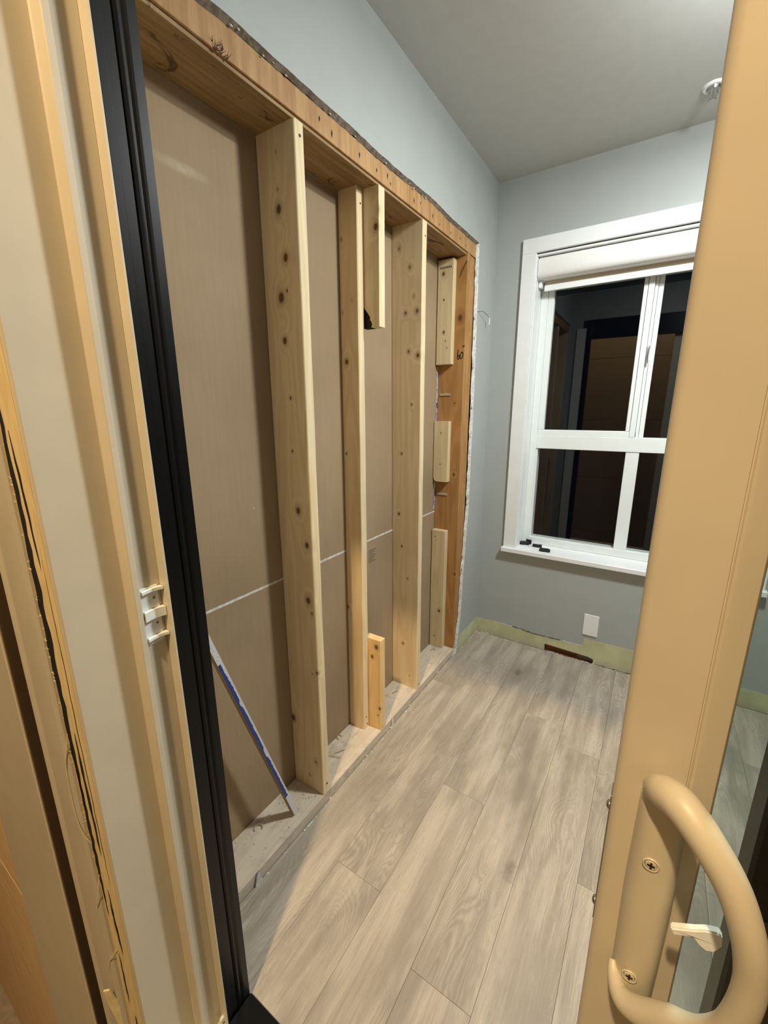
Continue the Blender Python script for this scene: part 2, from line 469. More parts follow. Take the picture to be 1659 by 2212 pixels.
ob('bare_strip', bm, M['bare'], wl)
# plaster crumbs standing at the foot of the opening
bm = bmesh.new()
for k in range(50):
    y = rnd.uniform(0.55, 2.33); s = rnd.uniform(0.0012, 0.004)
    if k > 34: y = rnd.uniform(2.2, 2.6); 
    bmesh.ops.create_icosphere(bm, subdivisions=1, radius=s, matrix=Matrix.Translation((rnd.uniform(-0.010, -0.003) if y < 2.3 else rnd.uniform(0.004, 0.012), y, s * 0.5)) @ Matrix.Diagonal((1, rnd.uniform(1, 3), 0.6, 1)))
stuff(ob('plaster_crumbs', bm, M['gyp'], floor))

# ---------------- far wall with window and mouse hole
wf = empty('wall_far', (0, D, 0)); struct(wf)
WX0, WX1, WZ0, WZ1 = 0.2355, 1.372, 0.655, 2.357
def wall_piece(x0, x1, z0, z1):
    return [(x0, z0), (x1, z0), (x1, z1), (x0, z1)]
bm = bmesh.new()
HX0, HX1, HZ = 0.4655, 0.752, 0.043
for q in (wall_piece(-0.2, WX0, 0.10, H), wall_piece(WX1, XR + 0.1, 0.10, H), wall_piece(WX0, WX1, 0.10, WZ0), wall_piece(WX0, WX1, WZ1, H)):
    prism(q, D, D + 0.013, axis=1, bm=bm)
for q in (wall_piece(-0.2, HX0, -0.01, 0.10), wall_piece(HX1, XR + 0.1, -0.01, 0.10), [(HX0, HZ + 0.002), (HX1 - 0.03, HZ - 0.006), (HX1, HZ - 0.014), (HX1, 0.10), (HX0, 0.10)]):
    prism(q, D, D + 0.013, axis=1, bm=bm)
bmesh.ops.recalc_face_normals(bm, faces=list(bm.faces))
ob('wallboard', bm, M['wall'], wf)
ob('blocking', box_bm(HX0 - 0.1, HX1 + 0.1, D + 0.024, D + 0.07, -0.01, 0.09), M['cavity'], wf)
ob('cavity_floor', box_bm(HX0 - 0.05, HX1 + 0.05, D + 0.013, D + 0.024, -0.02, -0.004), M['cavity'], wf)
ob('torn_flap', prism(ragged([(HX1 - 0.095, 0.003), (HX1 - 0.085, 0.026), (HX1 - 0.05, 0.033), (HX1 - 0.003, 0.024), (HX1 - 0.006, 0.002)], 0.012, 0.003), D + 0.016, D + 0.020, axis=1), M['torn'], wf)
bm = prism([(HX1, 0.0), (1.20, 0.0), (XR, 0.0), (XR, 0.105), (1.10, 0.105), (1.05, 0.160), (0.957, 0.157), (0.687, 0.1525), (0.689, 0.098)] +
           ragged([(0.62, 0.101), (0.58, 0.1), (0.565, 0.096), (0.394, 0.0923), (0.33, 0.099), (0.261, 0.1037), (0.10, 0.1058), (0.002, 0.104)], 0.025, 0.0018) +
           [(0.002, 0.0), (HX0, 0.0), (HX0, HZ + 0.002), (HX1 - 0.03, HZ - 0.006), (HX1, HZ - 0.014)], D - 0.0016, D - 0.0002, axis=1)
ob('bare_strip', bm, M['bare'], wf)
# dark ragged lines where the skirting tore the paint
bm = bmesh.new()
def crack(pts, w, y0, y1, bm):
    q = [(p[0], p[1] + w / 2 * rnd.uniform(0.2, 1.4)) for p in pts] + [(p[0], p[1] - w / 2 * rnd.uniform(0.2, 1.4)) for p in reversed(pts)]
    prism(q, y0, y1, axis=1, bm=bm)
crack(ragged([(0.25, 0.105), (0.39, 0.0945), (0.47, 0.096), (0.555, 0.098)], 0.015, 0.0012), 0.008, D - 0.0022, D - 0.0003, bm)
stuff(ob('torn_edge', bm, M['torn'], wf))
bm = bmesh.new()
crack(ragged([(0.12, 0.1065), (0.25, 0.1055)], 0.015, 0.0012), 0.005, D - 0.0022, D - 0.0003, bm)
crack(ragged([(0.565, 0.1), (0.685, 0.099)], 0.015, 0.0012), 0.005, D - 0.0022, D - 0.0003, bm)
stuff(ob('torn_paper', bm, M['gyp'], wf))
bm = bmesh.new()
for k in range(34):
    x = rnd.uniform(0.0, 0.95) if k > 16 else rnd.uniform(0.46, 0.76); s = rnd.uniform(0.0015, 0.005)
    bmesh.ops.create_icosphere(bm, subdivisions=1, radius=s, matrix=Matrix.Translation((x, D - rnd.uniform(0.003, 0.012), s * 0.5)) @ Matrix.Diagonal((rnd.uniform(1, 3), 1, 0.6, 1)))
stuff(ob('plaster_crumbs', bm, M['gyp'], floor))
bm = bmesh.new()
for (x, w) in ((0.80, 0.02), (0.86, 0.03), (0.93, 0.04)):
    crack([(x, 0.002), (x + w / 2, 0.003), (x + w, 0.002)], 0.003, D - 0.0025, D - 0.0003, bm)
stuff(ob('dark_gap', bm, M['gap'], wf))

# right wall and near wall (seen only in reflections)
struct(ob('wall_right', box_bm(XR, XR + 0.1, 0.3, D + 0.1, -0.02, H), M['wall']))
wn = empty('wall_near', (0, YN, 0)); struct(wn)
bm = bmesh.new()
for (x0, x1, z0, z1) in ((-0.2, 0.11, -1.39, 3.3), (1.86, XR + 0.1, -1.39, 3.3), (0.11, 1.86, ZT + 0.0002, 3.3)):
    prism(wall_piece(x0, x1, z0, z1), 0.24, YN, axis=1, bm=bm)
bmesh.ops.recalc_face_normals(bm, faces=list(bm.faces))
ob('wallboard', bm, M['wall'], wn)
for nm, q in (('casing', (0.055, 0.145, 0.002, DZ + 0.11)), ('casing', (1.83, 1.92, 0.002, DZ + 0.11)), ('casing', (0.145, 1.83, DZ + 0.03, DZ + 0.11))):
    ob(nm, box_bm(q[0], q[1], YN, YN + 0.0165, q[2], q[3], 0.002), M['white'], wn)

# ------------------------------------------------------------------ window
win = empty('window_1', (0.8, D, 0.66)); struct(win)
CY0 = D - 0.018
def wpart(name, b, mat=None, bev=0.0015, smooth=False): return ob(name, box_bm(*b, bev), mat or M['white'], win)
CXO, CXR = 0.1586, 1.449
wpart('casing', (CXO, 0.2355, CY0, D, 0.661, 2.357))
wpart('casing', (1.372, CXR, CY0, D, 0.661, 2.357))
wpart('casing', (CXO, CXR, CY0 - 0.0005, D, 2.357, 2.4305))
wpart('sill', (0.149, 1.459, D - 0.040, D + 0.15, 0.632, 0.661), bev=0.003)
wpart('jamb_liner', (0.2295, 0.239, D + 0.0005, D + 0.15, 0.6612, 2.352))
wpart('jamb_liner', (1.3685, 1.378, D + 0.0005, D + 0.15, 0.6612, 2.352))
wpart('head_liner', (0.239, 1.3685, D + 0.0005, D + 0.15, 2.3425, 2.352))
FY0, FY1 = 2.748, 2.82
V = M['vinyl_white']
wpart('frame', (0.2395, 0.279, FY0, FY1, 0.6615, 2.342), V, 0.002)
wpart('frame', (1.329, 1.368, FY0, FY1, 0.6615, 2.342), V, 0.002)
wpart('frame', (0.279, 1.329, FY0, FY1, 2.20, 2.342), V, 0.002)
wpart('frame', (0.279, 1.329, FY0, FY1, 0.6615, 0.709), V, 0.002)
wpart('meeting_rail', (0.279, 1.329, FY0 - 0.001, FY1, 1.2875, 1.368), V, 0.002)
s1 = wpart('sash_rail', (0.279, 0.806, FY0 + 0.004, FY1 - 0.03, 1.368, 1.4025), V, 0.003)
wpart('sash_stile', (0.279, 0.3137, FY0 + 0.004, FY1 - 0.03, 1.4025, 2.20), V, 0.003)
for (a, b, y) in ((0.7575, 0.776, FY0 + 0.003), (0.7785, 0.806, FY0 - 0.002)):
    wpart('sash_stile', (a, b, y, FY1 - 0.03, 1.368 if a > 0.77 else 1.4025, 2.20), V, 0.002)
wpart('fixed_stile', (0.8075, 0.822, FY0 + 0.016, FY1, 1.368, 2.20), V, 0.002)
wpart('fixed_stile', (0.8235, 0.846, FY0 + 0.022, FY1, 1.368, 2.20), V, 0.002)
wpart('fixed_stile', (1.296, 1.329, FY0 + 0.02, FY1, 1.368, 2.20), V, 0.002)
wpart('mullion', (0.7734, 0.8397, FY0 + 0.004, FY1, 0.709, 1.2875), V, 0.002)
wpart('glass_stop', (0.279, 0.2887, FY0 + 0.006, FY1, 0.709, 1.2875), V, 0.002)
for (x0, x1, z0, z1, y) in ((0.3137, 0.7575, 1.4025, 2.20, 2.768), (0.846, 1.296, 1.368, 2.20, 2.79), (0.2887, 0.7734, 0.709, 1.2875, 2.772), (0.8397, 1.329, 0.709, 1.2875, 2.772)):
    ob('pane', box_bm(x0, x1, y, y + 0.004, z0, z1), M['glass'], win)
lt = ob('latch', box_bm(0.814, 0.824, FY0 - 0.010, FY0 - 0.002, 1.76, 1.862, 0.003), V, win)
ob('latch_lever', tube_bm(spline([(0.822, FY0 - 0.011, 1.85), (0.817, FY0 - 0.016, 1.82), (0.816, FY0 - 0.014, 1.79), (0.819, FY0 - 0.010, 1.765)], 5), [0.002 + 0.002 * math.sin(i / 15 * 3.1) for i in range(16)]), M['steel'], lt)

# roller blind in the window head
bl = empty('roller_blind', (0.8, 2.66, 2.21))
tag(bl, 'white roller blind rolled up in a curved cassette at the top of the window', 'blind')
prof = []
for k in range(9):
    a = math.radians(-10 + 125 * k / 8)
    prof.append((2.662 - 0.047 * math.cos(a - 0.2), 2.2865 + 0.051 * math.sin(a - 0.15)))
cass = [(2.6165, 2.254), (2.6145, 2.275), (2.6155, 2.300), (2.619, 2.320), (2.626, 2.333), (2.634, 2.338), (2.72, 2.338), (2.72, 2.232), (2.634, 2.232), (2.6235, 2.241)]
o = ob('cassette', prism(cass, 0.2465, 1.361, axis=0), M['blind'], bl); smooth_by_angle(o, 45)
ob('end_cap', prism([(2.6180, 2.250), (2.618, 2.330), (2.722, 2.3405), (2.722, 2.231), (2.640, 2.228)], 0.2415, 0.2462, axis=0), M['white'], bl)
ob('end_cap', prism([(2.6180, 2.250), (2.618, 2.330), (2.722, 2.3405), (2.722, 2.231), (2.640, 2.228)], 1.3614, 1.366, axis=0), M['white'], bl)
ob('bracket', box_bm(0.2415, 0.2585, 2.665, 2.70, 2.195, 2.231, 0.002), M['white'], bl)
ob('fabric', box_bm(0.271, 1.34, 2.694, 2.6955, 2.20, 2.24), M['blind_back'], bl)
ob('hem_bar', box_bm(0.268, 1.343, 2.686, 2.70, 2.177, 2.208, 0.003, 2), M['white'], bl)

# small things on the window sill
def clip(name, pts, th, z, label):
    bm = prism(pts, z, z + th)
    bmesh.ops.bevel(bm, geom=[e for e in bm.edges], offset=0.0012, segments=1, affect='EDGES')
    return tag(ob(name, bm, M['dark_plastic'], origin=(pts[0][0], pts[0][1], z)), label, 'clip', 'black clips on the window sill')
def rot(pts, c, a, s=1.0):
    ca, sa = math.cos(a), math.sin(a)
    return [(c[0] + s * (x * ca - y * sa), c[1] + s * (x * sa + y * ca)) for x, y in pts]
shape = [(-0.026, -0.009), (-0.014, -0.014), (0.012, -0.012), (0.016, -0.016), (0.026, -0.013), (0.028, 0.002), (0.020, 0.003), (0.020, 0.012), (-0.012, 0.013), (-0.024, 0.006)]
hook = [(-0.024, -0.006), (0.006, -0.010), (0.024, -0.004), (0.022, 0.008), (0.010, 0.011), (0.006, 0.004), (-0.010, 0.006), (-0.022, 0.006)]
SZ = 0.6612
clip('sill_clip', rot(shape, (0.262, 2.705), 0.25, 1.2), 0.020, SZ, 'black plastic clip in the left corner of the window sill, lying lowest in the heap')
clip('sill_clip', rot(hook, (0.286, 2.728), -0.4, 0.8), 0.030, SZ, 'black plastic clip standing behind the corner heap, tight against the window frame')
clip('sill_clip', rot(hook, (0.350, 2.690), 0.1, 1.2), 0.018, SZ, 'black hooked clip to the right of the white bent bit on the sill')
clip('sill_clip', rot(shape, (0.409, 2.628), 0.15, 1.2), 0.017, SZ, 'black clip lying alone nearest the front edge of the window sill')
bm = tube_bm(spline([(0.305, 2.655, SZ + 0.004), (0.309, 2.672, SZ + 0.006), (0.318, 2.69, SZ + 0.012), (0.330, 2.70, SZ + 0.005)], 4), 0.0035, 6)
tag(ob('bent_bracket', bm, M['vinyl_white'], origin=(0.305, 2.655, SZ)), 'small white bent plastic bit between the black clips on the sill', 'bracket')

# blank wall plate under the window
wp = tag(ob('wall_plate', box_bm(0.6755, 0.7582, D - 0.0065, D, 0.1815, 0.318, 0.0028, 2), M['white'], origin=(0.717, D, 0.25)),
         'white blank rectangular outlet cover plate on grey wall under the window', 'wall plate')
for z in (0.218, 0.282):
    ob('screw', disc_bm((0.717, D - 0.0066, z), (0, -1, 0), 0.0032, 0.0012, 12), M['white'], wp)

# ceiling sprinkler
sp = empty('fire_sprinkler', (0.931, 2.362, H)); tag(sp, 'small metal fire sprinkler head hanging from the ceiling beside the door edge', 'sprinkler')
ob('escutcheon', disc_bm((0.931, 2.362, H - 0.004), (0, 0, -1), 0.040, 0.008, 28), M['white'], sp)
ob('cup', disc_bm((0.931, 2.362, H - 0.012), (0, 0, -1), 0.026, 0.008, 24), M['steel'], sp)
bm = tube_bm([(0.919, 2.362, H - 0.014), (0.917, 2.362, H - 0.030), (0.930, 2.362, H - 0.043)], 0.003, 6)
tube_bm([(0.943, 2.362, H - 0.014), (0.945, 2.362, H - 0.030), (0.932, 2.362, H - 0.043)], 0.003, 6, bm)
tube_bm([(0.931, 2.362, H - 0.014), (0.931, 2.362, H - 0.045)], 0.0025, 6, bm)
ob('yoke', bm, M['steel'], sp)
ob('deflector', disc_bm((0.931, 2.362, H - 0.047), (0, 0, -1), 0.014, 0.003, 16), M['steel'], sp)

# wire stub poking from the left wall
w = ob('cable_stub', tube_bm(spline([(0.0005, 2.362, 2.046), (0.020, 2.395, 2.050), (0.028, 2.44, 2.040), (0.030, 2.470, 2.028)], 6), 0.0012, 5), M['gap'], origin=(0, 2.362, 2.046))
tag(w, 'thin dark wire with a white tip sticking out of the wall beside the opening', 'wire')
ob('white_tip', tube_bm([(0.030, 2.466, 2.031), (0.029, 2.480, 2.020), (0.028, 2.483, 1.995)], [0.0035, 0.0045, 0.003], 6), M['white'], w)

# ------------------------------------------------------------------ exposed framing in the left wall
# brown board of the neighbouring room
lo = ob('drywall_sheet', box_bm(BX - 0.013, BX, 0.30, 2.34, 0.0, 0.926), M['sheath'])
tag(lo, 'lower brown paper faced drywall sheet behind the studs, below the white horizontal seam', 'drywall')
ob('white_edge', box_bm(BX - 0.001, BX + 0.0004, 0.31, 2.236, 0.9235, 0.9320), M['gyp'], lo)
mk = bmesh.new()
for j in range(7):
    z = 0.872 - j * 0.0095
    prism([(1.537, z), (1.596 - 0.01 * (j % 3), z), (1.596 - 0.01 * (j % 3), z + 0.0032), (1.537, z + 0.0032)], BX + 0.0001, BX + 0.0003, axis=0, bm=mk)
stuff(ob('printed_stamp', mk, M['grey_ink'], lo))
up = ob('drywall_sheet', box_bm(BX - 0.013, BX, 0.30, 2.34, 0.933, 2.44), M['sheath'])
tag(up, 'tall upper brown paper faced drywall sheet behind the studs, above the white seam', 'drywall')
ob('white_fleck', disc_bm((BX, 0.8897, 1.2132), (1, 0, 0), 0.0018, 0.0007, 8), M['white'], up)

# sill plate
pt = ob('sill_plate', box_bm(BX + 0.0006, RX, 0.455, 2.31, -0.0080, ZP, 0.002), M['plate'], origin=(-0.09, 1.4, -0.008))
tag(pt, 'dusty grey pine bottom plate running along the floor under the studs', 'bottom plate')

# header : two laminated beams, plywood strip beneath
hb = ob('header_beam', box_bm(BX + 0.0006, RX - 0.0003, 0.44, 1.634, 2.306, 2.46, 0.0012), M['beam'], origin=(-0.09, 1.0, 2.306))
tag(hb, 'long near brown veneer header beam over the opening, nearest the door', 'beam')
hb2 = ob('header_beam', box_bm(BX + 0.0006, RX + 0.0002, 1.6352, 2.345, 2.306, 2.46, 0.0012), M['beam'], origin=(-0.09, 2.0, 2.306))
tag(hb2, 'short far brown header beam beyond the butt joint, ending at the wall corner side', 'beam')
hp = ob('soffit_board', box_bm(BX + 0.0006, RX - 0.007, 0.44, 2.2352, ZH, 2.3045, 0.0008), M['soffit'], origin=(-0.09, 1.4, ZH))
tag(hp, 'thin stained plywood board forming the underside of the header above the studs', 'board')
# pale caulk bead where soffit meets brown board
ob('caulk_bead', box_bm(BX, BX + 0.003, 0.45, 2.19, ZH - 0.005, ZH - 0.0002), M['sheath'], hp)
# torn knot hole hair on the beam edge
bm = bmesh.new()
for k in range(16):
    y = 0.772 + rnd.uniform(-0.02, 0.02); z = 2.306 + rnd.uniform(-0.006, 0.012)
    tube_bm([(RX, y, z), (RX + 0.006, y + rnd.uniform(-0.012, 0.012), z + rnd.uniform(-0.002, 0.018))], [0.0012, 0.0003], 4, bm)
stuff(ob('splinters', bm, M['rust'], hb))
bm = bmesh.new()
for (y, z, a) in ((1.105, 2.342, .012), (1.16, 2.33, .016), (1.30, 2.335, .014), (1.40, 2.332, .010), (1.47, 2.342, .016), (1.49, 2.325, .008)):
    prism([(y - .0025, z), (y + .001, z + a * .6), (y + .0035, z + a * .1), (y + .0005, z - a * .7)], RX - 0.0006, RX + 0.0006, axis=0, bm=bm)
stuff(ob('nail_hole', bm, M['gap'], hb))
bm = bmesh.new()
for (y, z, a) in ((1.665, 2.333, .016), (1.72, 2.345, .008), (1.83, 2.335, .016), (1.90, 2.325, .009), (2.02, 2.328, .012), (2.13, 2.338, .010), (2.2, 2.325, .008)):
    prism([(y - .0025, z), (y + .001, z + a * .6), (y + .0035, z + a * .1), (y + .0005, z - a * .7)], RX - 0.0006, RX + 0.0010, axis=0, bm=bm)
stuff(ob('nail_hole', bm, M['gap'], hb2))

T = 0.038
def stud(y0, y1, xf, xb, seed, knots, label, bow=0.0, fx=(0, 0), light=PINE_L, dark=PINE_D, cat='stud', bev=0.0025):
    bm = bmesh.new()
    n = 14; z0, z1 = ZP, ZH
    prof = [(xb, bev), (xb + bev, 0), (xf - bev, 0), (xf, bev), (xf, T - bev), (xf - bev, T), (xb + bev, T), (xb, T - bev)]
    rings = []
    for i in range(n + 1):
        t = i / n; z = z0 + (z1 - z0) * t
        yy = y0 + (y1 - y0) * t + bow * math.sin(math.pi * t)
        dx = fx[0] + (fx[1] - fx[0]) * t
        wob = 0.0009 * math.sin(i * 2.1 + seed)
        rings.append([bm.verts.new((p[0] + (dx if p[0] > (xf + xb) / 2 else 0), yy + p[1] + (wob if p[1] > T / 2 else 0), z)) for p in prof])
    for i in range(n):
        for k in range(8):
            bm.faces.new((rings[i][k], rings[i][(k + 1) % 8], rings[i + 1][(k + 1) % 8], rings[i + 1][k]))
    bm.faces.new(rings[0]); bm.faces.new(rings[-1])
    bmesh.ops.recalc_face_normals(bm, faces=list(bm.faces))
    org = ((xf + xb) / 2, y0 + T / 2, z0)
    mt = wood('pine_%d' % seed, light, dark, axis=2, seed=seed, knots=knots, off=org)
    o = ob('wall_stud', bm, mt, origin=org); return tag(o, label, cat)

KB = lambda pts, y: [(x, y, z, r) for (x, z, r) in pts]
st1 = stud(0.9913, 0.9989, RX, BX + 0.0005, 1, KB([(-0.0859, 2.2347, .004), (-0.0868, 2.0936 + .05, .004), (-0.0868, 2.0936, .011), (-0.0699, 2.1451 - .27, .004), (-0.0687, 1.9642, .010), (-0.0954, 1.8592, .013),
    (-0.0901, 1.7362, .009), (-0.0779, 1.564, .004), (-0.0829, 1.3951, .004), (-0.0703, 1.1962, .010), (-0.0377, 1.0785, .009), (-0.0444, 0.8728, .011), (-0.0297, 0.8267, .005),
    (-0.0423, 0.5795, .004), (-0.0189, 0.5921, .006), (-0.1570, 0.3402, .012), (-0.0466, 0.1849, .006), (-0.0833, 0.1047, .005)], 0.995),
    'full-height wide pine stud nearest the door, with a column of dark knots', bow=-0.002)
st2 = stud(1.3618, 1.3726, -0.0806, BX + 0.0005, 2, KB([(-0.1538, 2.1378, .006), (-0.112, 1.9274, .004), (-0.155, 1.8879, .004), (-0.1398, 1.7093, .009), (-0.1519, 1.3515, .004), (-0.1639, 0.6614, .007)], 1.367),
    'full-height narrow pine stud set back, second from the door, between two short blocks', bow=0.0, fx=(0.0, 0.0))
st3 = stud(1.7538, 1.7436, RX, BX + 0.0005, 3, KB([(-0.1286, 2.2064, .008), (-0.0749, 2.1251, .008), (-0.0534, 2.0081, .006), (-0.0942, 1.9446, .008), (-0.0357, 1.9466, .009), (-0.0778, 1.7817, .007), (-0.0301, 1.7626, .009),
    (-0.1124, 1.32, .005), (-0.1266, 1.018, .006), (-0.075, 0.6804, .004), (-0.1, 0.2997, .006), (-0.0577, 0.1164, .004), (-0.06, 1.55, .005), (-0.11, 0.85, .005)], 1.75),
    'full-height wide pine stud third from the door, standing alone before the last bay')
st0 = stud(0.532, 0.532, RX, BX + 0.0005, 4, KB([(-0.09, 1.5, .008)], 0.532), 'pine stud hidden behind the black door frame at the near end of the opening')

def nailhead(o, pts, r=0.004, mat=None):
    for (x, y, z) in pts:
        ob('nail', disc_bm((x + 0.0006, y, z), (1, 0, 0), r, 0.0018, 10), mat or M['rust'], o)
nailhead(st1, [(RX, 1.020, 2.262), (RX, 1.012, 0.085)], 0.0045)
nailhead(st2, [(-0.0806, 1.394, 2.245), (-0.0806, 1.384, 0.065), (-0.0806, 1.378, 0.105)], 0.0035)
nailhead(st3, [(RX, 1.766, 2.24), (RX, 1.775, 0.07)], 0.0035)

# block hanging from the header beside the second stud, with a bark-edged lower corner
by0, by1 = 1.4115, 1.4495
org = (-0.055, 1.43, 1.832)
pr = [(RX, 1.832), (-0.050, 1.832), (-0.046, 1.842), (-0.050, 1.853), (-0.056, 1.858), (-0.055, 1.868), (-0.066, 1.884), (-0.080, 1.900), (-0.086, 1.915), (-0.102, 1.95), (-0.102, ZH), (RX - 0.001, ZH), (RX, ZH - 0.003)]
mt = wood('pine_block_hanging', PINE_L, PINE_D, axis=2, seed=11, knots=[(-0.0263, by0, 2.1655, .010), (-0.0042, by0, 2.2182, .010), (-0.09, by0, 1.87, .012)], off=org)
bk = ob('hanging_block', prism([(p[0], p[1]) for p in pr], by0, by1, axis=1), mt, origin=org)
tag(bk, 'short pine block hanging from the header beside the second stud, dark bark at its foot', 'block')
ob('bark', prism([(-0.0505, 1.8322), (-0.0465, 1.842), (-0.0505, 1.853), (-0.0565, 1.858), (-0.0555, 1.868), (-0.0665, 1.884), (-0.0805, 1.900), (-0.0865, 1.915), (-0.1025, 1.95), (-0.108, 1.93), (-0.100, 1.86), (-0.092, 1.8322)], by0 + 0.007, by1 - 0.001, axis=1), flat('bark', lin(46, 30, 18), 0.95, var=0.3, scale=120, bump=0.8), bk)

# cripple at the foot of the second stud
org = (-0.055, 1.42, ZP)
cr = ob('cripple_stud', box_bm(-0.102, RX, 1.4030, 1.4405, ZP, 0.515, 0.002), wood('pine_cripple', lin(236, 206, 154), lin(212, 170, 112), axis=2, seed=12,
        knots=[(-0.0363, 1.403, 0.4779, .009), (-0.06, 1.403, 0.4224, .007), (-0.02, 1.403, 0.16, .006), (-0.03, 1.403, 0.12, .003)], off=org), origin=org)
tag(cr, 'short orange pine cripple stud on the plate against the second stud', 'block')

# jack and king studs at the far end
org = (-0.09, 2.25, ZP)
jk = ob('jack_stud', box_bm(BX + 0.0005, RX, 2.2358, 2.2738, ZP, 2.3055, 0.003, 2), wood('old_fir_jack', OLD_L, OLD_D, axis=2, seed=15, knots=[(-0.045, 2.2358, 2.00, .013), (-0.06, 2.2358, 1.56, .004), (-0.05, 2.2358, 1.16, .006), (-0.02, 2.2358, 0.55, .005)], off=org, cross=7), origin=org)
tag(jk, 'old orange brown stud at the far end of the opening with 60 inch mark', 'stud')
org = (-0.09, 2.30, ZP)
kg = ob('king_stud', box_bm(BX + 0.0005, RX - 0.0025, 2.2765, 2.3475, ZP, 2.3055, 0.008, 3), wood('old_fir_king', OLD_L, OLD_D, axis=2, seed=16, off=org, cross=12, dirt=0.6, dirt_col=lin(196, 158, 116)), origin=org)
smooth_by_angle(kg, 50)
tag(kg, 'old rough brown stud edge next to the broken drywall at the far end', 'stud')
# marker writing: 60"
def stroke(pts, r=0.0022, bm=None): return tube_bm(spline(pts, 6), r, 6, bm)
JY0 = 2.2356
def P60(u, v): return (-0.0535 + u * 0.034, JY0, 1.790 + v * 0.050)
bm = stroke([P60(0.18, 1.0), P60(0.10, 0.6), P60(0.08, 0.2), P60(0.22, 0.02), P60(0.40, 0.22), P60(0.34, 0.48), P60(0.12, 0.28)])
stroke([P60(0.78, 0.72), P60(0.56, 0.55), P60(0.52, 0.22), P60(0.70, 0.08), P60(0.95, 0.28), P60(0.98, 0.62), P60(0.80, 0.76), P60(0.66, 0.66)], bm=bm)
stroke([P60(0.94, 1.40), P60(0.93, 1.32), P60(0.92, 1.24)], bm=bm); stroke([P60(1.15, 1.44), P60(1.145, 1.36), P60(1.14, 1.28)], bm=bm)
ob('marker_writing', bm, M['ink'], jk)['label'] = 'handwritten black 60 inch mark'
ob('nail', tube_bm([(-0.0160, 2.2345, 2.268), (-0.034, 2.230, 2.232), (-0.0515, 2.231, 2.195)], [0.0018, 0.0016, 0.0010], 6), M['rust'], jk)
for z in (1.608, 1.039):
    s = ob('shim', box_bm(-0.152, -0.086, 2.2310, 2.2357, z - 0.0065, z + 0.0065, 0.001), M['debris'], origin=(-0.12, 2.2357, z))
    tag(s, 'small pale plastic shim strip on the old far stud, %s' % ('above the middle block' if z > 1.2 else 'just below the middle block'), 'shim')
# blocks nailed on the jack stud
def endblock(name, z0, z1, seed, knots, label, chamfer=False, cat='block'):
    org = (-0.118, 2.216, z0)
    mt = wood('pine_end_%d' % seed, lin(224, 206, 166), lin(196, 172, 126), axis=2, seed=seed, knots=[(x, 2.1975, z, r) for x, z, r in knots], off=org)
    if chamfer:
        pr = [(-0.076, z0), (-0.145, z0), (-0.156, z0 + 0.006), (-0.1625, z0 + 0.026), (-0.1625, z1), (-0.076, z1)]
        bm = prism(pr, 2.1975, 2.2353, axis=1)
    else:
        bm = box_bm(-0.1625, -0.0735, 2.1975, 2.2353, z0, z1, 0.002)
    o = ob(name, bm, mt, origin=org); return tag(o, label, cat)
tb = endblock('end_block', 1.765, 2.283, 21, [(-0.13, 2.215, .008), (-0.125, 2.09, .004), (-0.12, 1.93, .006), (-0.11, 1.885, .003), (-0.10, 1.85, .003)], 'longest pine block high on the old far stud, just under the header')
bm = bmesh.new()
for k in range(7):
    x = -0.150 + k * 0.0098
    prism([(x, 2.238), (x + 0.006, 2.239), (x + 0.006, 2.249), (x, 2.248)], 2.1971, 2.1976, axis=1, bm=bm)
stuff(ob('faded_stamp', bm, M['grey_ink'], tb))
mb = endblock('end_block', 1.118, 1.462, 22, [(-0.12, 1.40, .003), (-0.12, 1.22, .003)], 'short middle pine block on the old far stud with a rounded lower corner', True)
lb = endblock('end_block', ZP, 0.822, 23, [(-0.14, 0.78, .003), (-0.10, 0.30, .008), (-0.13, 0.12, .003)], 'low pine block standing on the bottom plate at the far end')
for b_, pts in ((tb, [(-0.12, 2.09), (-0.118, 1.93)]), (mb, [(-0.118, 1.39), (-0.12, 1.22)]), (lb, [(-0.13, 0.76), (-0.12, 0.12)])):
    for (x, z) in pts: ob('nail', disc_bm((x, 2.197, z), (0, -1, 0), 0.0022, 0.0012, 8), M['gap'], b_)
# blue/white film poking out behind the blocks
fl = bmesh.new(); fl2 = bmesh.new()
L_ = ragged([(2.222, 1.76), (2.226, 1.60), (2.223, 1.50), (2.226, 1.462)], 0.02, 0.004)
prism(L_ + [(2.2345, 1.462), (2.2345, 1.76)], BX + 0.0006, BX + 0.0022, axis=0, bm=fl)
prism(ragged([(2.222, 1.115), (2.224, 1.02), (2.219, 0.945)], 0.02, 0.004) + [(2.2345, 0.945), (2.2345, 1.115)], BX + 0.0006, BX + 0.0022, axis=0, bm=fl2)
tag(ob('vapour_film', fl, M['film'], origin=(BX, 2.23, 1.46)), 'torn blue and white plastic film edge showing between the upper and middle end blocks', 'plastic film')
tag(ob('vapour_film', fl2, M['film'], origin=(BX, 2.23, 0.945)), 'smaller torn blue plastic film edge showing below the middle end block', 'plastic film')

